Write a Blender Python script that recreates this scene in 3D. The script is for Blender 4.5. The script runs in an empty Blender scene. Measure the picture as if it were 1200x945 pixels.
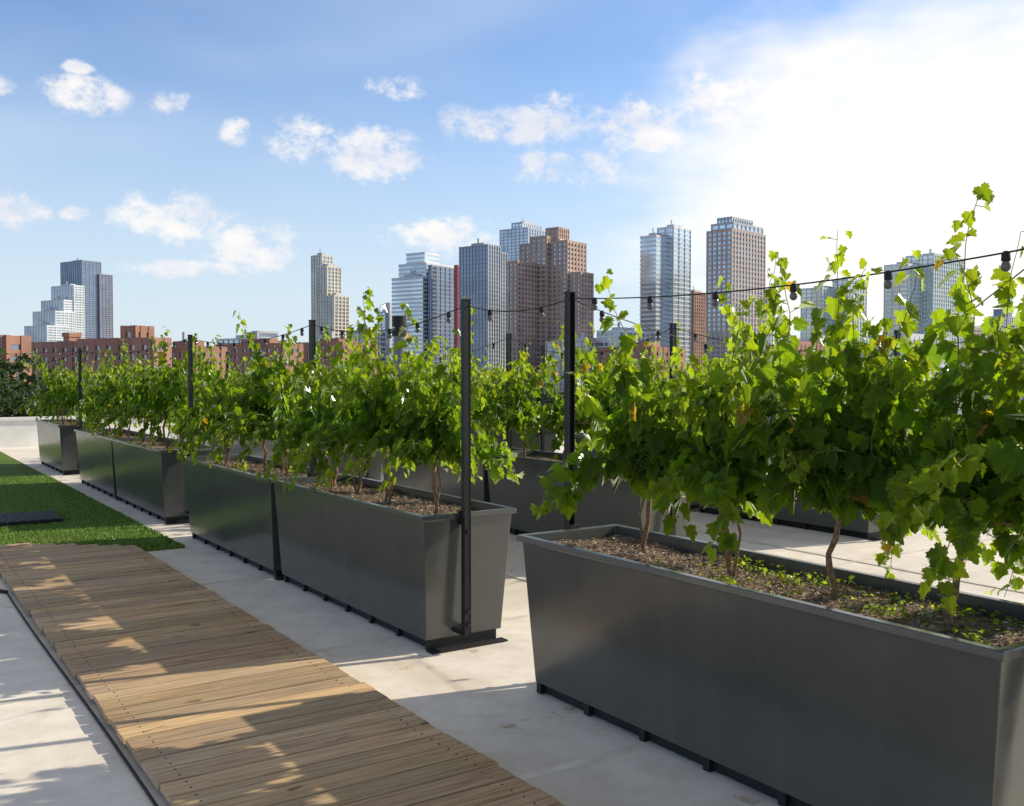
import bpy, math, random
import numpy as np
from mathutils import Vector, noise as mnoise
random.seed(3)
F=1150.0; YAW=math.radians(33.8); HZ=440.0; CH=1.6
SY,CY=math.sin(YAW),math.cos(YAW)
SUN_EL=math.radians(29); SUN_H=(0.976,-0.215)
sc=bpy.context.scene
try:
    sc.view_settings.view_transform='Standard'; sc.view_settings.look='None'; sc.view_settings.exposure=0
except Exception: pass

def link(o): sc.collection.objects.link(o); return o
def W(lat,dep): return (lat*CY+dep*SY, -lat*SY+dep*CY)

# ---------------- builder
class MB:
    def __init__(s): s.v=[];s.f=[];s.m=[];s.c=[]
    def add(s,vs,fs,mat=0,col=(1,1,1)):
        o=len(s.v); s.v+= [tuple(v) for v in vs]; s.f+=[tuple(i+o for i in f) for f in fs]; s.m+=[mat]*len(fs); s.c+=[col]*len(vs)
    def box(s,x0,x1,y0,y1,z0,z1,mat=0,col=(1,1,1)):
        s.add([(x0,y0,z0),(x1,y0,z0),(x1,y1,z0),(x0,y1,z0),(x0,y0,z1),(x1,y0,z1),(x1,y1,z1),(x0,y1,z1)],
              [(0,3,2,1),(4,5,6,7),(0,1,5,4),(1,2,6,5),(2,3,7,6),(3,0,4,7)],mat,col)
    def obox(s,o,a,b,a0,a1,b0,b1,z0,z1,mat=0,col=(1,1,1)):
        P=lambda i,j,z:(o[0]+a[0]*i+b[0]*j,o[1]+a[1]*i+b[1]*j,z)
        s.add([P(a0,b0,z0),P(a1,b0,z0),P(a1,b1,z0),P(a0,b1,z0),P(a0,b0,z1),P(a1,b0,z1),P(a1,b1,z1),P(a0,b1,z1)],
              [(0,1,2,3),(7,6,5,4),(4,5,1,0),(5,6,2,1),(6,7,3,2),(7,4,0,3)],mat,col)
    def tube(s,pts,rads,n=6,mat=0,col=(1,1,1)):
        rings=[];N=len(pts)
        for i,p in enumerate(pts):
            a=Vector(pts[max(i-1,0)]);b=Vector(pts[min(i+1,N-1)]);t=(b-a).normalized() if (b-a).length>1e-9 else Vector((0,0,1))
            u=t.cross(Vector((0.3,1,0.1))).normalized() if abs(t.y)<.95 else t.cross(Vector((1,0,0))).normalized()
            w=t.cross(u); r=rads[i] if isinstance(rads,(list,tuple)) else rads
            for k in range(n):
                an=2*math.pi*k/n; rings.append(Vector(p)+u*math.cos(an)*r+w*math.sin(an)*r)
        fs=[]
        for i in range(N-1):
            for k in range(n):
                k2=(k+1)%n; fs.append((i*n+k,i*n+k2,(i+1)*n+k2,(i+1)*n+k))
        fs.append(tuple(range(n-1,-1,-1))); fs.append(tuple((N-1)*n+k for k in range(n)))
        s.add(rings,fs,mat,col)
    def lathe(s,c,prof,n=10,mat=0,col=(1,1,1)):
        vs=[]
        for r,z in prof:
            for k in range(n):
                an=2*math.pi*k/n; vs.append((c[0]+r*math.cos(an),c[1]+r*math.sin(an),c[2]+z))
        fs=[]
        for i in range(len(prof)-1):
            for k in range(n):
                k2=(k+1)%n; fs.append((i*n+k,i*n+k2,(i+1)*n+k2,(i+1)*n+k))
        s.add(vs,fs,mat,col)
    def mesh(s,name,mats,smooth=False):
        me=bpy.data.meshes.new(name); me.from_pydata(s.v,[],s.f)
        for m in mats: me.materials.append(m)
        me.polygons.foreach_set('material_index',s.m)
        ca=me.color_attributes.new('col','FLOAT_COLOR','POINT')
        arr=np.ones((len(s.v),4),dtype=np.float32); arr[:,:3]=np.array(s.c,dtype=np.float32)
        ca.data.foreach_set('color',arr.ravel())
        if smooth: me.polygons.foreach_set('use_smooth',[True]*len(me.polygons))
        me.update(); return me
    def obj(s,name,mats,smooth=False,parent=None):
        o=link(bpy.data.objects.new(name,s.mesh(name,mats,smooth)))
        if parent: o.parent=parent
        return o

# ---------------- materials
def nmat(name):
    m=bpy.data.materials.new(name); m.use_nodes=True; nt=m.node_tree; nt.nodes.clear()
    out=nt.nodes.new('ShaderNodeOutputMaterial'); b=nt.nodes.new('ShaderNodeBsdfPrincipled'); nt.links.new(b.outputs[0],out.inputs[0])
    return m,nt,b,out
def N(nt,t,**k):
    n=nt.nodes.new(t)
    for a,v in k.items(): setattr(n,a,v)
    return n
def ramp(nt,fac,stops):
    r=N(nt,'ShaderNodeValToRGB'); e=r.color_ramp.elements
    while len(e)<len(stops): e.new(.5)
    for i,(p,c) in enumerate(stops): e[i].position=p; e[i].color=(*c,1)
    nt.links.new(fac,r.inputs[0]); return r.outputs[0]
def noise(nt,scale,detail=5,vec=None,rough=.55,sc3=None):
    n=N(nt,'ShaderNodeTexNoise'); n.inputs['Scale'].default_value=scale; n.inputs['Detail'].default_value=detail; n.inputs['Roughness'].default_value=rough
    if vec is None:
        tc=N(nt,'ShaderNodeTexCoord'); vec=tc.outputs['Object']
    if sc3:
        mp=N(nt,'ShaderNodeMapping'); mp.inputs['Scale'].default_value=sc3; nt.links.new(vec,mp.inputs[0]); vec=mp.outputs[0]
    nt.links.new(vec,n.inputs['Vector']); return n.outputs[0]
def mixc(nt,fac,a,b,mode='MIX'):
    m=N(nt,'ShaderNodeMix',data_type='RGBA',blend_type=mode)
    for i,x in ((0,fac),(6,a),(7,b)):
        if isinstance(x,(int,float)): m.inputs[i].default_value=x
        elif isinstance(x,tuple): m.inputs[i].default_value=(*x,1)
        else: nt.links.new(x,m.inputs[i])
    return m.outputs[2]
def bump(nt,b,h,st,dist=.01):
    n=N(nt,'ShaderNodeBump'); n.inputs['Strength'].default_value=st; n.inputs['Distance'].default_value=dist
    nt.links.new(h,n.inputs['Height']); nt.links.new(n.outputs[0],b.inputs['Normal'])
def attr(nt):
    a=N(nt,'ShaderNodeAttribute'); a.attribute_name='col'; return a.outputs['Color']
def simple(name,col,rough=.6,metal=0,var=.25,scale=3,spec=None):
    m,nt,b,_=nmat(name); n=noise(nt,scale,2)
    c=ramp(nt,n,[(.3,tuple(x*(1-var) for x in col)),(.7,tuple(min(1,x*(1+var)) for x in col))])
    nt.links.new(c,b.inputs['Base Color']); b.inputs['Roughness'].default_value=rough; b.inputs['Metallic'].default_value=metal
    if spec is not None: b.inputs['Specular IOR Level'].default_value=spec
    return m

# planter paint
M_pl,nt,b,_=nmat('planter_metal')
n1=noise(nt,2.2,4); n3=noise(nt,1.0,4,sc3=(9,9,.5)); n4=noise(nt,3.5,3)
c=ramp(nt,n1,[(.3,(.072,.077,.072)),(.7,(.092,.097,.090))])
c=mixc(nt,ramp(nt,n3,[(.55,(0,0,0)),(.85,(.22,.22,.22))]),c,(.17,.165,.15))
nt.links.new(c,b.inputs['Base Color']); b.inputs['Metallic'].default_value=.2; b.inputs['Specular IOR Level'].default_value=.8
nt.links.new(ramp(nt,n4,[(.3,(.15,.15,.15)),(.75,(.25,.25,.25))]),b.inputs['Roughness']); bump(nt,b,n1,.18,.02)
M_dark=simple('dark_steel',(.018,.019,.02),.5,.3)
M_rub=simple('black_rubber',(.01,.01,.01),.7)
# soil
M_soil,nt,b,_=nmat('mulch_soil'); n=noise(nt,45,5); nt.links.new(ramp(nt,n,[(.3,(.06,.04,.027)),(.5,(.22,.145,.095)),(.72,(.44,.34,.24))]),b.inputs['Base Color']); bump(nt,b,n,1,.03); b.inputs['Roughness'].default_value=.95
M_chip,nt,b,_=nmat('mulch_chip'); nt.links.new(attr(nt),b.inputs['Base Color']); b.inputs['Roughness'].default_value=.9
# membrane
M_roof,nt,b,_=nmat('roof_membrane')
a1=noise(nt,.55,5,rough=.62); a2=noise(nt,4,6,rough=.7); a3=noise(nt,.9,3,rough=.5,sc3=(1,.35,1))
c=ramp(nt,a1,[(.32,(.66,.61,.54)),(.5,(.84,.79,.71)),(.7,(.88,.84,.77))])
c=mixc(nt,ramp(nt,a2,[(.43,(0,0,0)),(.70,(.55,.55,.55))]),c,(.57,.50,.42))
c=mixc(nt,ramp(nt,a3,[(.58,(0,0,0)),(.72,(.45,.45,.45))]),c,(.56,.44,.30))
a5=noise(nt,2.6,6,rough=.75)
c=mixc(nt,ramp(nt,a5,[(.61,(0,0,0)),(.69,(.8,.8,.8))]),c,(.44,.28,.15))
nt.links.new(c,b.inputs['Base Color']); b.inputs['Roughness'].default_value=.7; bump(nt,b,a2,.4,.012)
# wood
M_wood,nt,b,_=nmat('weathered_wood'); tc=N(nt,'ShaderNodeTexCoord')
g=noise(nt,1,6,sc3=(3,60,60),rough=.65); g2=noise(nt,2.2,3); kn=noise(nt,1,2,sc3=(5,14,1))
c=ramp(nt,g,[(.3,(.27,.17,.09)),(.5,(.56,.385,.22)),(.7,(.74,.55,.34))])
c=mixc(nt,ramp(nt,g2,[(.35,(0,0,0)),(.7,(.4,.4,.4))]),c,(.46,.38,.29))
c=mixc(nt,ramp(nt,kn,[(.68,(0,0,0)),(.74,(.75,.75,.75))]),c,(.15,.08,.04))
c=mixc(nt,1.0,c,attr(nt),'MULTIPLY'); nt.links.new(c,b.inputs['Base Color']); b.inputs['Roughness'].default_value=.8; bump(nt,b,g,.5,.006)
# turf
M_turf,nt,b,_=nmat('artificial_turf'); t1=noise(nt,160,2); t2=noise(nt,.9,3); t3=noise(nt,9,3)
c=ramp(nt,t1,[(.3,(.06,.12,.008)),(.7,(.19,.34,.022))]); c=mixc(nt,ramp(nt,t2,[(.4,(0,0,0)),(.7,(.5,.5,.5))]),c,(.18,.27,.02)); c=mixc(nt,ramp(nt,t3,[(.4,(0,0,0)),(.7,(.4,.4,.4))]),c,(.07,.15,.012))
nt.links.new(c,b.inputs['Base Color']); b.inputs['Roughness'].default_value=.9; bump(nt,b,t1,1,.03)
# leaf
def leafmat(name,trans=(1.9,2.1,.9),fac=.45):
    m,nt,b,out=nmat(name); nt.nodes.remove(b); c=attr(nt)
    df=N(nt,'ShaderNodeBsdfDiffuse'); nt.links.new(c,df.inputs[0])
    gl_=N(nt,'ShaderNodeBsdfGlossy'); gl_.inputs['Roughness'].default_value=.38; gl_.inputs['Color'].default_value=(.9,.95,.9,1)
    lw=N(nt,'ShaderNodeLayerWeight'); lw.inputs[0].default_value=.18
    mg=N(nt,'ShaderNodeMixShader'); nt.links.new(lw.outputs['Fresnel'],mg.inputs[0]); nt.links.new(df.outputs[0],mg.inputs[1]); nt.links.new(gl_.outputs[0],mg.inputs[2])
    tr=N(nt,'ShaderNodeBsdfTranslucent'); nt.links.new(mixc(nt,1.0,c,trans,'MULTIPLY'),tr.inputs[0])
    mx=N(nt,'ShaderNodeMixShader'); mx.inputs[0].default_value=fac; nt.links.new(mg.outputs[0],mx.inputs[1]); nt.links.new(tr.outputs[0],mx.inputs[2]); nt.links.new(mx.outputs[0],out.inputs[0])
    return m
M_blade,nt,b,_=nmat('turf_blade'); nt.links.new(attr(nt),b.inputs['Base Color']); b.inputs['Roughness'].default_value=.6
M_leaf=leafmat('grape_leaf',(4.7,4.0,.8),.52)
M_tree=leafmat('tree_leaf',(1.6,1.7,1),.3)
M_bark=simple('vine_bark',(.22,.13,.065),.9,0,.5,60)
M_stem=simple('green_stem',(.16,.17,.05),.6,0,.3,20)
M_white=simple('white_parapet',(.75,.74,.70),.7,0,.12,2)
M_glass=simple('bulb_glass',(.12,.12,.12),.1,0,.05)

# ---------------- ground + roof
g=MB(); g.box(-9,26,-8,24.6,-15,0); roof=g.obj('roof_terrace_floor',[M_roof])
m_city=simple('city_ground',(.10,.10,.095),.9,0,.4,.02)
g=MB(); R=9000; g.add([(-R,-R,-15.05),(R,-R,-15.05),(R,R,-15.05),(-R,R,-15.05)],[(0,1,2,3)]); g.obj('ground',[m_city])
M_seam=simple('membrane_seam',(.70,.65,.57),.7,0,.2,3)
g=MB()
for y in (-1.2,.9,3.15,5.3,7.5,9.8): g.box(-8.9,25.9,y,y+.05,.0,.004)
for x in (.25,4.3,7.1): g.box(x,x+.06,-7.9,24,.0,.0075)
g.obj('roof_membrane_seam',[M_seam])
g=MB(); g.box(-9,26,24.2,24.5,0,.6); g.box(-9.05,26.05,24.15,24.55,.6,.66)
g.box(25.6,25.9,-8,24.15,0,.6); g.box(25.55,25.95,-8,24.14,.6,.66); g.obj('parapet_wall',[M_white])

# ---------------- deck
g=MB(); y=-1.6; rr=random.Random(5)
while y<9.95:
    w=.138+rr.uniform(-.004,.004)
    k=rr.uniform(.70,1.12); col=(k*rr.uniform(.97,1.05),k,k*rr.uniform(.88,1.04))
    xr=2.1+rr.uniform(-.007,.007); xl=.93+rr.uniform(-.007,.007)
    if y>9.2: xr=2.1-(y-9.2)*1.15
    if y>8.62: xl=-2.6
    z=.055+rr.uniform(-.002,.002); tl=rr.uniform(-.002,.002)
    gp=.006
    g.add([(xl,y,.03),(xr,y,.03),(xr,y+w-gp,.03),(xl,y+w-gp,.03),(xl,y+.003,z),(xr,y+.003,z+tl),(xr,y+w-gp-.003,z+tl),(xl,y+w-gp-.003,z)],
      [(0,3,2,1),(4,5,6,7),(0,1,5,4),(1,2,6,5),(2,3,7,6),(3,0,4,7)],0,col)
    for xn in (xl+.09 if xl>0 else 1.02,xr-.09):
        for yn in (y+.035,y+.1): g.box(xn-.003,xn+.003,yn-.003,yn+.003,z-.003,z+.0025,1)
    y+=w
for x in (.98,1.5,2.0): g.box(x-.02,x+.02,-1.6,9.15,.008,.029,2)
g.obj('wooden_walkway',[M_wood,M_dark,M_dark])
g=MB(); g.tube([(.90+.006*math.sin(i*.7),-1+i*.5,.009) for i in range(19)],.006,6); g.tube([(.9,8,.012),(.75,8.25,.02),(.5,8.3,.012),(.1,8.4,.012)],.014,6); g.obj('edge_shadow_line_and_cord',[M_rub])  # long tube stands for the walkway's dark edge and shadow; short one is cord

# ---------------- turf
g=MB(); g.add([(-8,9.22,.012),(2.5,9.22,.012),(2.5,23.4,.012),(-8,23.4,.012),(-8,9.22,.0),(2.5,9.22,.0),(2.5,23.4,.0),(-8,23.4,.0)],[(0,1,2,3),(0,4,5,1),(1,5,6,2)])
rs=np.random.RandomState(2); nb=30000
for i in range(nb):
    x=rs.uniform(0,2.52); yy=9.2+ (rs.rand()**1.6)*8
    if i<1500: x=2.5+rs.uniform(-.02,.015)
    h=rs.uniform(.012,.026); a=rs.rand()*6.28; dx,dy=math.cos(a)*.006,math.sin(a)*.006; lx,ly=rs.uniform(-.015,.015,2)
    k=rs.uniform(.7,1.3)
    g.add([(x-dx,yy-dy,.01),(x+dx,yy+dy,.01),(x+lx,yy+ly,.01+h)],[(0,1,2)],1,(.14*k,.26*k,.018*k))
g.obj('artificial_turf',[M_turf,M_blade])
g=MB(); g.box(1.0,1.85,11.5,12.3,.013,.05); 
for i in range(8): g.box(1.04+i*.1,1.10+i*.1,11.54,12.26,.05,.055,0)
g.obj('roof_drain_hatch',[M_rub])

# ---------------- planters
def planter_mesh():
    g=MB(); L=1.22
    rings=[(.258,L-.072,.068),(.300,L-.02,.768),(.325,L,.772),(.325,L,.802),(.288,L-.037,.802),(.278,L-.047,.66)]
    vs=[];fs=[]
    for hw,hl,z in rings: vs+=[(-hw,-hl,z),(hw,-hl,z),(hw,hl,z),(-hw,hl,z)]
    for i in range(len(rings)-1):
        for k in range(4):
            k2=(k+1)%4; fs.append((i*4+k,i*4+k2,(i+1)*4+k2,(i+1)*4+k))
    fs.append((3,2,1,0)); g.add(vs,fs,0)
    return g
def skids():
    g=MB()
    for i in range(7):
        y=-1.13+i*.3775; g.box(-.235,.235,y,y+.035,.004,.067,0)
    for sx in (-1,1): g.box(sx*.19-.02,sx*.19+.02,-1.12,1.16,.0065,.0665,2)
    g.tube([(-.02,-1.13,.12),(-.02,-1.163,.12)],.020,10,1); g.tube([(-.02,-1.162,.12),(-.02,-1.166,.12)],.013,10,2)
    g.box(-.25,.27,-1.21,-1.135,.0035,.010,2)
    return g
me_pl=planter_mesh().mesh('planter_shell',[M_pl]); me_sk=skids().mesh('planter_base',[M_dark,M_pl,M_rub])
def soil_mesh(nch):
    g=MB(); nx,ny=16,70; vs=[];fs=[]
    for j in range(ny+1):
        for i in range(nx+1):
            x=-.279+.558*i/nx; y=-1.174+2.348*j/ny
            z=.748+.03*mnoise.noise(Vector((x*4,y*4,1)))+.012*mnoise.noise(Vector((x*30,y*30,3)))
            vs.append((x,y,z))
    for j in range(ny):
        for i in range(nx): a=j*(nx+1)+i; fs.append((a,a+1,a+nx+2,a+nx+1))
    g.add(vs,fs,0)
    rs=random.Random(8)
    for k in range(nch):
        x=rs.uniform(-.27,.27);y=rs.uniform(-1.16,1.16); z=.755+.03*mnoise.noise(Vector((x*4,y*4,1)))
        s=rs.uniform(.004,.013); q=rs.uniform(.4,1.1); base=rs.choice([(.48,.36,.26),(.36,.24,.15),(.20,.13,.09),(.52,.46,.39)])
        P=[Vector((rs.uniform(-1,1),rs.uniform(-1,1),rs.uniform(-.5,.7)))*s for _ in range(4)]
        g.add([(x+p.x,y+p.y,z+p.z) for p in P],[(0,1,2),(0,2,3),(0,3,1),(1,3,2)],1,tuple(c*q for c in base))
    return g
me_soil=soil_mesh(5000).mesh('mulch',[M_soil,M_chip]); me_soil2=soil_mesh(600).mesh('mulch',[M_soil,M_chip])
def planter(x,yc,near=False,sy=1.):
    o=link(bpy.data.objects.new('metal_planter',me_pl)); o.location=(x,yc,0); o.scale=(1,sy,1)
    bv=o.modifiers.new('b','BEVEL'); bv.width=.004; bv.segments=2; bv.limit_method='ANGLE'
    for n_,m_ in (('base_skids',me_sk),('mulch',me_soil if near else me_soil2)):
        c=link(bpy.data.objects.new(n_,m_)); c.parent=o
    return o

# ---------------- grape vine
half=[(0,0),(.10,-.13),(.20,-.10),(.30,-.17),(.37,-.02),(.50,.04),(.44,.14),(.50,.24),(.34,.31),(.44,.40),(.42,.50),(.52,.60),(.36,.62),(.32,.70),(.20,.60),(.25,.74),(.15,.80),(.12,.91),(0,1.0)]
halfL=[(0,0),(.25,-.14),(.48,.08),(.34,.31),(.50,.58),(.20,.62),(0,1.0)]
def tmpl(H):
    n=len(H); T=list(H)+[(-x,y) for x,y in H[1:-1]]
    T=np.array([(x,y,.30*abs(x)-.22*y*y+.06*math.sin(9*y)*abs(x)*2) for x,y in T])
    return T,list(range(n)),([0]+[n+i for i in range(n-2)]+[n-1])[::-1]
TH=tmpl(half); TL=tmpl(halfL)
def add_leaf(g,p,n,t,s,col,mat,tp=TL):
    n=n/np.linalg.norm(n); t=t-n*np.dot(t,n); l=np.linalg.norm(t)
    if l<1e-3: return
    t=t/l; bvec=np.cross(t,n); T,fR,fL=tp
    V=p+s*(T[:,:1]*bvec+T[:,1:2]*t+T[:,2:3]*n)
    g.add(V.tolist(),[fR,fL],mat,col)
def leafcol(rs,young):
    a=np.array((.034,.078,.010)); b=np.array((.075,.140,.014)); y=np.array((.135,.185,.020))
    k=rs.rand(); c=a*(1-k)+b*k; c=c*(1-young)+y*young
    if rs.rand()<.006: c=np.array((.17,.13,.03))
    return tuple(np.minimum(c*rs.uniform(.75,1.25),(.2,.22,.2)))
def make_vine(seed,nsh=19,tall=2,wid=.34,low=.42,hi=True,zmin=.86,den=1.,Lm=1.,tL=1.):
    rs=np.random.RandomState(seed); g=MB(); tp=TH if hi else TL
    pts=[];x=y=0.
    for i in range(8):
        z=.68+i*.06; pts.append((x,y,z)); x+=rs.uniform(-.022,.022); y+=rs.uniform(-.03,.03)
    g.tube(pts,[.018,.014,.012,.014,.011,.012,.010,.009],7,0)
    if rs.rand()<.6:
        g.tube([(.02,.01,.68),(.03,.05,.8),(-.01,.04,.95),(0,.0,1.1)],[.009,.008,.007,.006],6,0)
    hd=np.array(pts[-1])
    for s in (-1,1):
        g.tube([tuple(hd),tuple(hd+[rs.uniform(-.03,.03),s*.15,.03]),tuple(hd+[0,s*wid,.02+rs.uniform(-.03,.03)])],[.010,.008,.006],6,0)
    for k in range(nsh):
        u=rs.normal(0,.5); u=max(-1,min(1,u)); p=hd+np.array([rs.uniform(-.05,.05),u*wid,.02]); kind='up'
        out=np.array([rs.choice([-1,1])*rs.uniform(.3,1),u*.25+rs.uniform(-.3,.3),0]); 
        d=np.array([out[0]*.35,out[1]*.35,1.]); L=rs.uniform(.38,.80)*Lm
        if k<tall: L=rs.uniform(.92,1.12)*tL; d=np.array([rs.uniform(-.18,.18),rs.uniform(-.2,.2),1.]); kind='tall'
        elif rs.rand()<low: kind='droop'; L=rs.uniform(.45,.9); d=out*.8+np.array([0,0,.75])
        d/=np.linalg.norm(d); n=int(L/.033); path=[p.copy()]
        for i in range(n):
            f=i/n; d=d+rs.normal(0,.085 if kind!='tall' else .11,3)
            if kind=='droop': d=d+np.array([0,0,-.14])
            elif kind=='tall': d=d+np.array([0,0,.05])
            d/=np.linalg.norm(d); p=p+d*.033
            if p[2]<zmin: break
            path.append(p.copy())
            if kind=='tall' and f>.55: nl=1+(rs.rand()<.15)
            else: nl=1+(rs.rand()<.45*den)
            if not hi: nl=1 if rs.rand()<.85 else 0
            for _ in range(nl):
                ang=rs.rand()*6.28; off=np.array([math.cos(ang),math.sin(ang),rs.uniform(-.3,.5)])*rs.uniform(.03,.10)*(1-.6*f)
                q=p+off; ow=np.array([q[0]*2+off[0]*6,off[1]*6+q[1]*.3,0]); ow/=max(np.linalg.norm(ow),.2)
                nn=ow*.8+np.array([0,0,.55])+rs.normal(0,.45,3); tt=np.array([0,0,-.8])+ow*.5+rs.normal(0,.4,3)
                s=rs.uniform(.06,.12)*(1-.55*f**2.2)*(1 if hi else 1.18); yg=min(1,max(0,(f-.45)*1.7))*rs.uniform(.3,1)
                add_leaf(g,q,nn,tt,s,leafcol(rs,yg),1,tp)
                if hi and rs.rand()<.35: g.tube([tuple(p),tuple(q)],.0014,3,2)
        if len(path)>2:
            N_=len(path[::2]); g.tube([tuple(a) for a in path[::2]],[.0045*(1-.7*i/max(1,N_-1)) for i in range(N_)],4,2)
    return g.mesh('grape_vine',[M_bark,M_leaf,M_stem])
vm=[make_vine(11+i,nsh=17+(i%3)*2,tall=[1,3,1,2,2,3,0,1,2,3][i],wid=[.24,.30,.25,.31,.30,.26,.30,.28,.26,.31][i],Lm=[.92,1.05,.9,1.1,1,1.08,.88,1,1.08,.95][i]) for i in range(10)]
vl=[make_vine(41+i,nsh=20,tall=[1,2,0,2,1][i],wid=.32,hi=False) for i in range(5)]
vf=[make_vine(70,24,2,.22,.12,zmin=.96,Lm=.95),make_vine(71,22,3,.23,.25,zmin=.95,tL=.98),make_vine(74,24,4,.22,.2,zmin=.93,Lm=1.08,tL=1.06),make_vine(77,32,5,.24,.55,zmin=.76,Lm=1.12,tL=1.05),make_vine(79,24,2,.28,.3,Lm=.95)]
rv=random.Random(21)
def vine(x,y,me=None,rot=None,sc_=None,far=False):
    me=me or (rv.choice(vl) if far else rv.choice(vm))
    o=link(bpy.data.objects.new('grape_vine',me)); o.location=(x,y,0)
    o.rotation_euler=(0,0,rot if rot is not None else (rv.choice([0,math.pi])+rv.uniform(-.3,.3)))
    s=sc_ or rv.uniform(.92,1.05); o.scale=(s,s,1+ (s-1)*.5); return o

# ---------------- posts
def post_mesh():
    g=MB(); H=2.03; w=.021; zb=.1
    g.box(-w,-w+.004,-.02,.02,zb,H); g.box(w-.004,w,-.02,.02,zb,H)
    g.box(-w+.0045,w-.0045,-.017,.0,zb,H)
    z=zb+.02
    while z<H-.03:
        g.box(-.006,.006,-.0178,-.016,z,z+.026,1); z+=.05
    g.box(-w-.002,w+.002,-.022,.022,H,H+.006)
    for z in (.16,.24,.70): g.tube([(0,-.017,z),(0,-.032,z)],.011,6)
    g.box(-.03,.03,.02,.05,.74,.82); g.box(-.028,.028,.02,.11,.1,.13)
    return g.mesh('metal_post',[M_dark,M_rub])
pm=post_mesh()
def post(x,y,flip=False):
    o=link(bpy.data.objects.new('metal_post',pm)); o.location=(x,y,0)
    if flip: o.rotation_euler=(0,0,math.pi)
    return (x,y,2.03)

# rows
row1=[2.80,6.09,8.54,11.96,14.41,18.2]; X1=[3.065,2.97,2.96,3.0,3.0,3.0]
for i,(x,yc) in enumerate(zip(X1,row1)): planter(x,yc,i<3,1.03 if i==0 else 1)
for y,i,r,s in ((3.45,0,0.1,.98),(2.91,1,3.0,.97),(2.38,2,.2,1.0),(1.90,3,3.1,1.0),(1.38,4,.3,1.0)): vine(3.07,y,vf[i],r,s)
vine(2.97,5.28,vf[0],3.2,.97)
for X,yc in list(zip(X1,row1))[1:]:
    for k in range(4):
        if yc==6.09 and k==0: continue
        vine(X+rv.uniform(-.03,.03),yc-.78+.54*k+rv.uniform(-.05,.05),far=yc>13)
P=[post(3.0,18.2-1.26),post(3.0,11.96-1.26),post(3.0,7.33-.02),post(2.915,6.09-1.26),post(3.1,2.80+1.29,True),post(3.0,2.80-1.31)]
row2=[7.35,9.8,13.3,15.75,19.2]; row3=[7.1,9.55,13.0,15.5]; row4=[9.2,11.65]
for X,rw in ((5.7,row2),(8.4,row3),(11.1,row4)):
    for yc in rw:
        planter(X,yc)
        for k in range(4): vine(X,yc-.84+.57*k+rv.uniform(-.06,.06),far=True)
P2=[post(5.7,y) for y in (19.2-1.26,13.3-1.26,8.575,7.35-1.26)]
P3=[post(8.4,y) for y in (13-1.26,7.1-1.26)]
P4=[post(11.1,9.2-1.26)]
g=MB(); rs=np.random.RandomState(4)
for cl in range(70):
    cx=rs.uniform(-.24,.24); cy=-1.15+1.6*rs.rand()**1.2
    if rs.rand()<.3: cx=rs.uniform(.05,.25)
    for k in range(rs.randint(5,12)):
        p=np.array([cx+rs.normal(0,.025),cy+rs.normal(0,.045),.762+rs.uniform(0,.02)])
        if abs(p[0])>.27 or abs(p[1])>1.16: continue
        add_leaf(g,p,np.array([0,0,1.])+rs.normal(0,.5,3),rs.normal(0,1,3),rs.uniform(.008,.024),tuple(np.array((.12,.19,.03))*rs.uniform(.5,1.1)),0)
w=g.obj('weed_patch',[M_leaf]); w.location=(3.065,2.80,0)

# ---------------- string lights
def lights(name,spans,step=.62):
    g=MB(); K=.8
    for a,b_,sag in spans:
        a=Vector(a);b_=Vector(b_); L=(b_-a).length; n=24; pts=[]
        for i in range(n+1):
            t=i/n; p=a.lerp(b_,t); p.z-=sag*4*t*(1-t); pts.append(tuple(p))
        g.tube(pts,.0032,5,0)
        k=max(2,int(L/step))
        for i in range(k):
            t=(i+.5)/k; p=a.lerp(b_,t); p.z-=sag*4*t*(1-t)
            g.lathe((p.x,p.y,p.z),[(r*K,z*K) for r,z in [(.0,.008),(.010,.006),(.017,-.004),(.018,-.030),(.015,-.034)]],9,0)
            g.lathe((p.x,p.y,p.z-.034*K),[(r*K,z*K) for r,z in [(.012,0),(.017,-.010),(.020,-.022),(.016,-.034),(.008,-.040),(0,-.042)]],9,1)
    return g.obj(name,[M_rub,M_glass],True)
t=lambda p,dz=-.03:(p[0],p[1],p[2]+dz)
lights('string_lights',[(t(P[i]),t(P[i+1]),.10 if i<3 else .05) for i in range(5)]+[(t(P[5]),(3.0,-2.2,2.0),.1),(t(P[0]),(3.0,24.2,2.0),.15)],.40)
lights('string_lights',[(t(P2[i]),t(P2[i+1]),.2) for i in range(3)]+[(t(P2[3]),(5.7,2.4,2.02),.25)],.5)
lights('string_lights',[(t(P[4]),(8.4,5.84,2.0),.25)],.6)
lights('string_lights',[(t(P[0]),(-6,18,2.6),.35)],.6)
g=MB(); g.tube([t(P[5]),(3.2,1.75,1.95),(3.6,2.25,1.80),(4.4,3.2,1.66)],.0025,4); g.obj('guy_wire',[M_rub])

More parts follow.
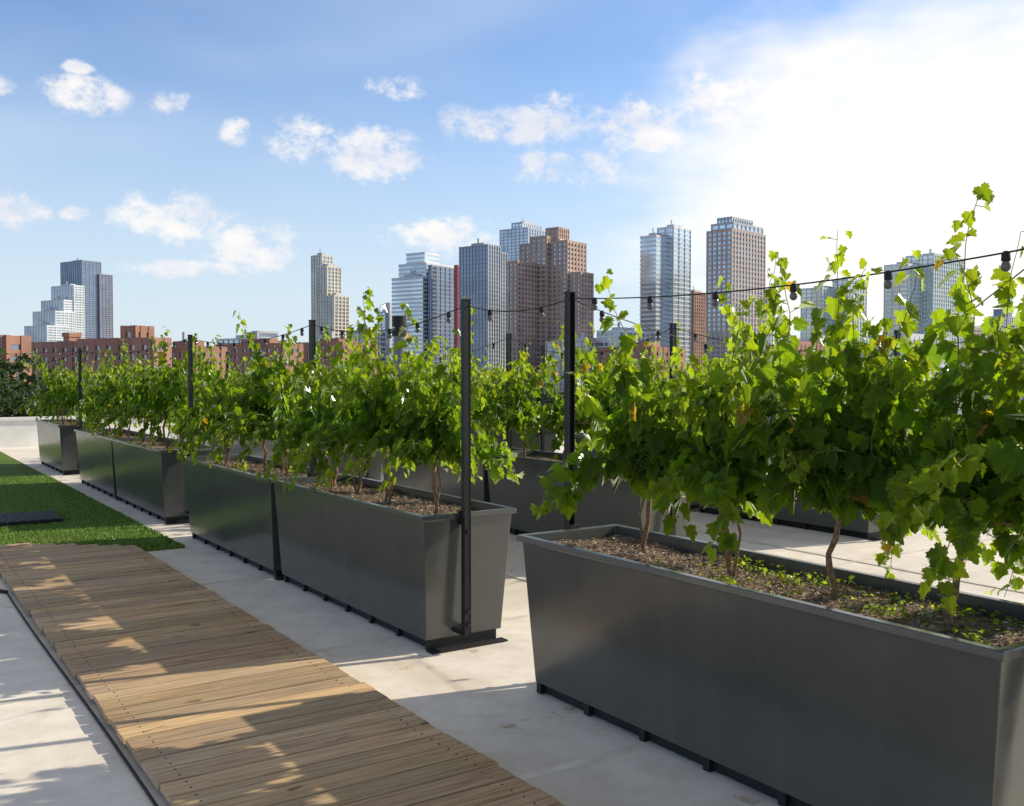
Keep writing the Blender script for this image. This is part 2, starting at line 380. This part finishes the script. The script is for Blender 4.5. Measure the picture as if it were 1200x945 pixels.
# vent pipe
M_galv=simple('galvanised_pipe',(.20,.20,.21),.45,.5)
g=MB(); x,y=W((468-600)/F*13,13); g.tube([(x,y,0),(x,y,2.12)],.075,16,0); g.tube([(x,y,2.12),(x,y,2.2)],.1,16,1); g.tube([(x,y,2.24),(x,y,2.38)],.095,16,1); g.tube([(x,y,2.19),(x,y,2.25)],.06,12,1); g.tube([(x,y,0),(x,y,.06)],.14,16,1)
g.obj('vent_pipe',[M_galv,M_dark],False)
M_pvc=simple('white_pvc',(.7,.68,.62),.4); M_red=simple('red_valve',(.5,.05,.03),.4)
x,y=W((1148-600)/F*8.6,8.6); g=MB()
g.tube([(x,y,0),(x,y,.22),(x+.02,y,.27),(x+.08,y+.02,.3),(x+.4,y+.2,.3)],.03,12,0); g.tube([(x-.14,y-.05,.035),(x-.05,y-.01,.035),(x+.1,y+.03,.035)],[.03,.035,.03],12,0)
g.lathe((x-.1,y-.03,.06),[(0,0),(.012,0),(.012,.025),(.045,.028),(.045,.04),(0,.042)],10,1); g.obj('water_pipe_valve',[M_pvc,M_red],True)

# ---------------- skyline
def gl(name,c,r=.15,m=.7): return simple(name,c,r,m,.2,.08)
G_blue=gl('glass_blue',(.40,.48,.56)); G_dark=gl('glass_dark',(.21,.26,.35)); G_green=gl('glass_green',(.60,.68,.66)); G_light=gl('glass_light',(.56,.64,.71)); G_win=gl('glass_window',(.30,.34,.40))  # glass and facade colours here lifted paler to imitate distance haze
C_white=simple('facade_white',(.76,.78,.79),.7,0,.1,.05); C_grey=simple('facade_grey',(.52,.55,.59),.7,0,.1,.05); C_cream=simple('facade_cream',(.78,.70,.54),.7,0,.1,.05)
C_brown=simple('facade_brown_brick',(.52,.38,.31),.8,0,.15,.1); C_red=simple('facade_red_brick',(.38,.20,.145),.85,0,.2,.1); C_navy=simple('facade_navy',(.26,.32,.42),.6,0,.1,.05); C_crane=simple('hoist_red',(.58,.14,.13),.6)
C_tan=simple('facade_tan',(.60,.48,.42),.8,0,.1,.05); C_pale=simple('facade_pale_green',(.70,.76,.75),.7,0,.08,.05)  # pale green lightened further, haze put into the right-hand towers' colour
def building(name,D,th,parts,fh=3.3):
    th=math.radians(th); ct,st=math.cos(th),math.sin(th); g=MB(); mats=[]
    def mi(m):
        if m not in mats: mats.append(m)
        return mats.index(m)
    for p in parts:
        l,s,r,top,core,band,pier=p[:7]; o=p[7] if len(p)>7 else {}
        Dp=D+o.get('dd',0); fhp=o.get('fh',fh); bh=o.get('bh',.9); ps=o.get('ps',6.); pw=o.get('pw',.8)
        us=(s-600)/F; ul=(l-600)/F; ur=(r-600)/F; lat=us*Dp
        w=(lat-ul*Dp)/(ct+ul*st); d=(ur*Dp-lat)/max(.05,(st-ur*ct))
        w=max(w,2); d=max(min(d,80),2)
        O=W(lat,Dp); A=(-ct*CY+st*SY, ct*SY+st*CY); B=(st*CY+ct*SY, -st*SY+ct*CY)
        z1=CH+(HZ-top)/F*Dp; z0=-15
        ob=lambda a0,a1,b0,b1,za,zb,m: g.obox(O,A,B,a0,a1,b0,b1,za,zb,mi(m))
        ob(0,w,0,d,z0,z1,core)
        if band:
            nf=int((z1-z0)/fhp); 
            for i in range(nf+1):
                zt=z1-i*fhp
                if zt-bh<z0: break
                e=.35; ob(-e,w+e,-e,d+e,zt-bh,zt-(.0 if i else -.6),band)
        if pier:
            e=.5; pr=o.get('pier_r',pier)
            na=max(1,round(w/ps)); nb_=max(1,round(d/ps))
            for i in range(na+1):
                a=i*w/na; 
                ob(a-pw/2,a+pw/2,-e,.0,z0,z1+.7,pier)
            for i in range(nb_+1):
                b_=i*d/nb_+ (.01); ob(-e-.05,.0,b_-pw/2+.02,b_+pw/2,z0,z1+.72,pr)
        if o.get('mech',True) and w>8 and d>8:
            ob(w*.25,w*.7,d*.25,d*.7,z1,z1+fhp*.9,o.get('mm',C_grey))
            ob(w*.45,w*.5,d*.3,d*.35,z1+fhp*.9,z1+fhp*2.0,C_grey)
    return g.obj(name,mats)
T_='high_rise_tower'
building(T_,1500,35,[(73,98,120,306,G_dark,C_navy,C_navy,dict(bh=1.2)),(100,118,133,322,G_dark,C_navy,C_navy,dict(dd=20,pier_r=C_red,bh=1.2))])
building(T_,1300,30,[(62,88,100,335,G_blue,C_white,C_white,dict(bh=1.5)),(50,76,97,352,G_blue,C_white,C_white,dict(dd=-12,bh=1.5)),(40,66,90,365,G_blue,C_white,C_white,dict(dd=-24,bh=1.5)),(30,56,82,382,G_blue,C_white,C_white,dict(dd=-36,bh=1.5))])
building(T_,900,38,[(366,378,390,300,G_blue,C_cream,C_cream,dict(ps=4)),(374,384,400,313,G_win,C_cream,C_cream,dict(dd=-6,ps=4,pw=1.2)),(384,392,409,347,G_win,C_cream,C_cream,dict(dd=-12,ps=4,pw=1.2))])
building(T_,800,35,[(477,498,514,297,G_light,C_white,None,dict(bh=1.3,mech=False)),(468,500,533,309,G_blue,C_white,None,dict(dd=-6,bh=1.2)),(460,496,508,325,G_light,C_white,None,dict(dd=-12,bh=1.5)),(503,506,533,312,G_dark,C_navy,C_navy,dict(dd=-13,bh=.8,mech=False))])
building('construction_hoist',790,35,[(533,536,540,312,C_crane,C_crane,C_crane,dict(ps=2,pw=.4,mech=False))])
building(T_,750,38,[(539,572,586,288,G_dark,C_navy,C_grey,dict(ps=3.2,pw=.9,bh=.7)),(548,580,594,296,G_dark,C_navy,C_grey,dict(dd=8,ps=3.2,pw=.9,bh=.7))])
building(T_,1000,35,[(586,618,642,268,G_blue,C_grey,C_grey,dict(ps=5,pw=.4,bh=.8)),(600,612,634,262,G_light,C_grey,C_grey,dict(dd=6,ps=4))])
building(T_,700,36,[(610,664,686,283,G_win,C_brown,C_brown,dict(ps=4,pw=1.7,bh=1.5)),(640,654,666,268,C_tan,C_brown,C_brown,dict(dd=12,ps=3,mech=False)),(596,606,640,307,G_win,C_brown,C_brown,dict(dd=-8,ps=4,pw=1.7,bh=1.5,mech=False)),(622,640,662,278,G_win,C_brown,C_brown,dict(dd=6,ps=4,pw=1.7,bh=1.5,mech=False)),(660,680,694,320,G_win,C_brown,C_brown,dict(dd=-5,ps=4,pw=1.7,bh=1.5,mech=False))])
building(T_,720,42,[(770,788,808,267,G_light,C_white,C_grey,dict(bh=.9,ps=7,pw=.4)),(750,768,784,277,G_light,C_white,None,dict(dd=-8,bh=1.1))])
building('brick_building',900,40,[(800,812,830,343,G_win,C_red,C_red,dict(ps=4,pw=1.6,bh=1.5))])
building(T_,680,44,[(840,856,880,256,G_light,C_grey,C_grey,dict(dd=5,mech=False,bh=1.1,ps=3)),(828,856,895,270,G_blue,C_tan,C_tan,dict(ps=4,pw=1.1,bh=1.1,mech=False)),(833,858,892,262,G_light,C_grey,C_grey,dict(dd=3,mech=False))])
building(T_,1100,44,[(893,898,905,352,G_win,C_grey,C_grey)])
building(T_,800,46,[(938,962,990,338,G_green,C_pale,C_pale,dict(bh=1.0,ps=5,pw=.4)),(975,992,1014,328,G_green,C_pale,C_pale,dict(dd=8,bh=1,ps=5,pw=.4))])
building(T_,760,48,[(1060,1092,1128,299,G_green,C_pale,C_pale,dict(bh=.8,ps=4,pw=.5)),(1035,1062,1085,310,G_green,C_white,C_pale,dict(dd=-8,bh=1.2,ps=6,pw=.4))])
building('office_building',600,48,[(1010,1060,1112,395,G_light,C_white,C_white,dict(ps=6,pw=.5,bh=1.6)),(930,960,1005,398,G_win,C_white,C_white,dict(dd=30))])
building(T_,1300,48,[(1157,1172,1192,371,G_blue,C_grey,C_grey,dict(mech=False)),(1163,1173,1185,363,C_navy,C_navy,None,dict(dd=4,mech=False))])
building('brick_building',900,48,[(1125,1140,1160,385,G_win,C_tan,C_tan,dict(ps=4,pw=1.6,bh=1.6)),(1188,1200,1230,396,G_win,C_tan,C_tan,dict(ps=4,pw=1.6,bh=1.6))])
building(T_,1100,36,[(443,452,462,366,G_light,C_grey,C_grey),(452,457,462,355,C_grey,None,None,dict(mech=False))])
building('office_building',650,36,[(412,430,452,388,G_win,C_grey,C_grey),(256,300,330,397,G_light,C_white,C_grey),(296,304,326,389,G_light,C_grey,None),(700,725,760,388,G_win,C_white,C_white),(640,690,740,400,G_win,C_tan,C_tan)])
bo=dict(ps=5,pw=3.0,bh=1.7,fh=3.1,mm=C_red)
for D,th,l,s,r,tp in ((260,28,-60,6,30,396),(330,30,38,95,112,402),(300,26,96,178,196,398),(360,32,180,228,262,408),(420,30,255,330,352,404),(500,33,350,400,440,402),(420,36,700,760,800,408),(500,40,880,930,990,405)):
    building('brick_building',D,th,[(l,s,r,tp,G_win,C_red,C_red,bo)])
building('brick_building',340,28,[(146,158,177,384,G_win,C_red,C_red,dict(ps=4,pw=2.5,bh=1.6,mech=False)),(75,82,95,392,C_red,C_red,None,dict(mech=False))])

# ---------------- distant trees behind the parapet
def leafcloud(name,centres,n,s,seed):
    g=MB(); rs=np.random.RandomState(seed)
    for (cx,cy,cz,rx,rz) in centres:
        subs=[(rs.normal(0,.45,3)) for _ in range(9)]
        for k in range(n):
            sb=subs[rs.randint(9)]; v=rs.normal(0,1,3); v/=np.linalg.norm(v); v=sb+v*.42*rs.uniform(.7,1.1)
            p=np.array([cx+v[0]*rx,cy+v[1]*rx,cz+v[2]*rz]); q=rs.uniform(.5,1.25)
            add_leaf(g,p,v+rs.normal(0,.5,3),rs.normal(0,1,3),s*rs.uniform(.6,1.3),tuple(np.array((.045,.075,.018))*q),0)
        g.tube([(cx,cy,-15),(cx+.2,cy,cz-rz*.4),(cx,cy,cz)],[.3,.2,.08],7,1)
    return g.obj(name,[M_tree,M_bark])
cs=[]
for px,d,z,r in ((-60,60,0,4),(-15,62,1.2,4),(22,70,.8,3.4),(50,58,-1.5,3.2),(85,64,-1.2,3.2),(120,66,-1.2,3.5),(160,70,-1,3.5),(205,72,-.8,3.6),(250,75,-.6,3.6),(330,70,-.5,4),(620,80,-.5,4),(1190,70,-.5,4),(1100,70,-.5,4),(1000,70,-.5,4)):
    x,y=W((px-600)/F*d,d); cs.append((x,y,z-1.0,r,2.6))
leafcloud('tree_line',cs,900,.45,6)
cs=[]
for px in (-40,0,30,60,95): 
    x,y=W((px-600)/F*27,27); cs.append((x,y,.35,1.1,.7))
leafcloud('shrub_row',cs,900,.12,9)

# ---------------- world
wd=bpy.data.worlds.new('World'); sc.world=wd; wd.use_nodes=True; nt=wd.node_tree; nt.nodes.clear()
try:
    wd.cycles.sampling_method='MANUAL'; wd.cycles.sample_map_resolution=512
except Exception: pass
out=N(nt,'ShaderNodeOutputWorld'); bg=N(nt,'ShaderNodeBackground'); bg.inputs[1].default_value=.15; nt.links.new(bg.outputs[0],out.inputs[0])
sky=N(nt,'ShaderNodeTexSky',sky_type='NISHITA'); sky.sun_disc=False; sky.sun_elevation=SUN_EL
az_s=math.atan2(SUN_H[0],SUN_H[1]); sky.sun_rotation=az_s; sky.air_density=1.0; sky.dust_density=.6; sky.ozone_density=1.5
tc=N(nt,'ShaderNodeTexCoord'); D_=tc.outputs['Generated']
sp=N(nt,'ShaderNodeSeparateXYZ'); nt.links.new(D_,sp.inputs[0])
def M(op,a,b_=None,c_=None,clamp=False):
    n=N(nt,'ShaderNodeMath',operation=op); n.use_clamp=clamp
    for i,x in enumerate((a,b_,c_)):
        if x is None: continue
        if isinstance(x,(int,float)): n.inputs[i].default_value=x
        else: nt.links.new(x,n.inputs[i])
    return n.outputs[0]
def SS(x,a,b_):
    n=N(nt,'ShaderNodeMapRange',interpolation_type='SMOOTHSTEP'); nt.links.new(x,n.inputs[0]); n.inputs[1].default_value=a; n.inputs[2].default_value=b_; return n.outputs[0]
az=M('ARCTAN2',sp.outputs[0],sp.outputs[1]); el=M('ARCSINE',sp.outputs[2])
def blob(px,py,rx,ry):
    a0=YAW+math.atan((px-600)/F); h=math.hypot(F,px-600); e0=math.atan((HZ-py)/h)
    ra=rx*F/h/h; re=ry/h
    dx=M('MULTIPLY_ADD',az,1/ra,-a0/ra); dy=M('MULTIPLY_ADD',el,1/re,-e0/re)
    return M('SUBTRACT',1.0,M('SQRT',M('ADD',M('MULTIPLY',dx,dx),M('MULTIPLY',dy,dy))))
def blobs(L):
    r=None
    for q in L:
        b_=blob(*q); r=b_ if r is None else M('MAXIMUM',r,b_)
    return r
cum=blobs([(355,168,66,30),(440,185,70,42),(400,178,60,26),(205,262,94,38),(300,287,80,36),(18,247,50,24),(95,115,64,26),(203,123,32,18),(283,158,26,18),(467,107,44,17),(600,146,90,28),(665,140,74,32),(672,197,80,26),(520,280,96,28),(230,316,90,14),(10,103,26,13),(90,251,22,12),(860,125,130,44),(745,150,80,40),(95,82,24,9)])
n_c=noise(nt,26,5,D_,.66,(1,1,1.4)); n_b=noise(nt,7,3,D_,.6,(1,1,2.5)); n_w=noise(nt,2.6,2,D_,.55,(1,1,3))
cv=M('ADD',M('MULTIPLY',M('MINIMUM',cum,.5),1.2),M('MULTIPLY',M('SUBTRACT',n_c,.5),3.2))
cf=M('MULTIPLY',SS(cv,.08,.95),SS(cum,-.25,.25))
hz=blobs([(1120,220,530,290)])
hv=SS(M('ADD',hz,M('MULTIPLY',M('SUBTRACT',n_b,.5),.7)),.0,.62)
wisp=M('MULTIPLY',SS(n_w,.42,.75),.32)
hor=M('MULTIPLY',SS(el,.36,.0),.82)
col=mixc(nt,1.0,sky.outputs[0],(.90,1.04,1.24),'MULTIPLY')
col=mixc(nt,hor,col,(4.8,5.5,6.1))
col=mixc(nt,wisp,col,(4.8,5.4,6.4))
col=mixc(nt,M('MULTIPLY',SS(el,.46,.75),.88),col,(2.5,2.35,2.15))  # warm neutral tone blended into the unseen upper sky, added to tune the fill
shade=mixc(nt,SS(n_b,.35,.65),(5.5,5.6,6.1),(7.1,6.8,6.5))
col=mixc(nt,M('MULTIPLY',cf,.9),col,shade)
col=mixc(nt,M('MULTIPLY',hv,.95),col,(7.6,7.3,6.8))
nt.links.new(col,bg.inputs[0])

# sun
sl=bpy.data.lights.new('sun','SUN'); sl.energy=5.0; sl.angle=math.radians(.5); sl.color=(1,.87,.66)
so=link(bpy.data.objects.new('sun',sl)); sd=Vector((SUN_H[0]*math.cos(SUN_EL),SUN_H[1]*math.cos(SUN_EL),math.sin(SUN_EL)))
so.rotation_euler=sd.to_track_quat('Z','Y').to_euler(); so.location=(10,-5,10)
# camera
cd=bpy.data.cameras.new('camera'); cd.sensor_width=36; cd.lens=36*F/1200; cd.clip_end=20000; cd.clip_start=.05
co=link(bpy.data.objects.new('camera',cd)); co.location=(0,0,CH); co.rotation_euler=(math.radians(90-1.62),0,-YAW); sc.camera=co
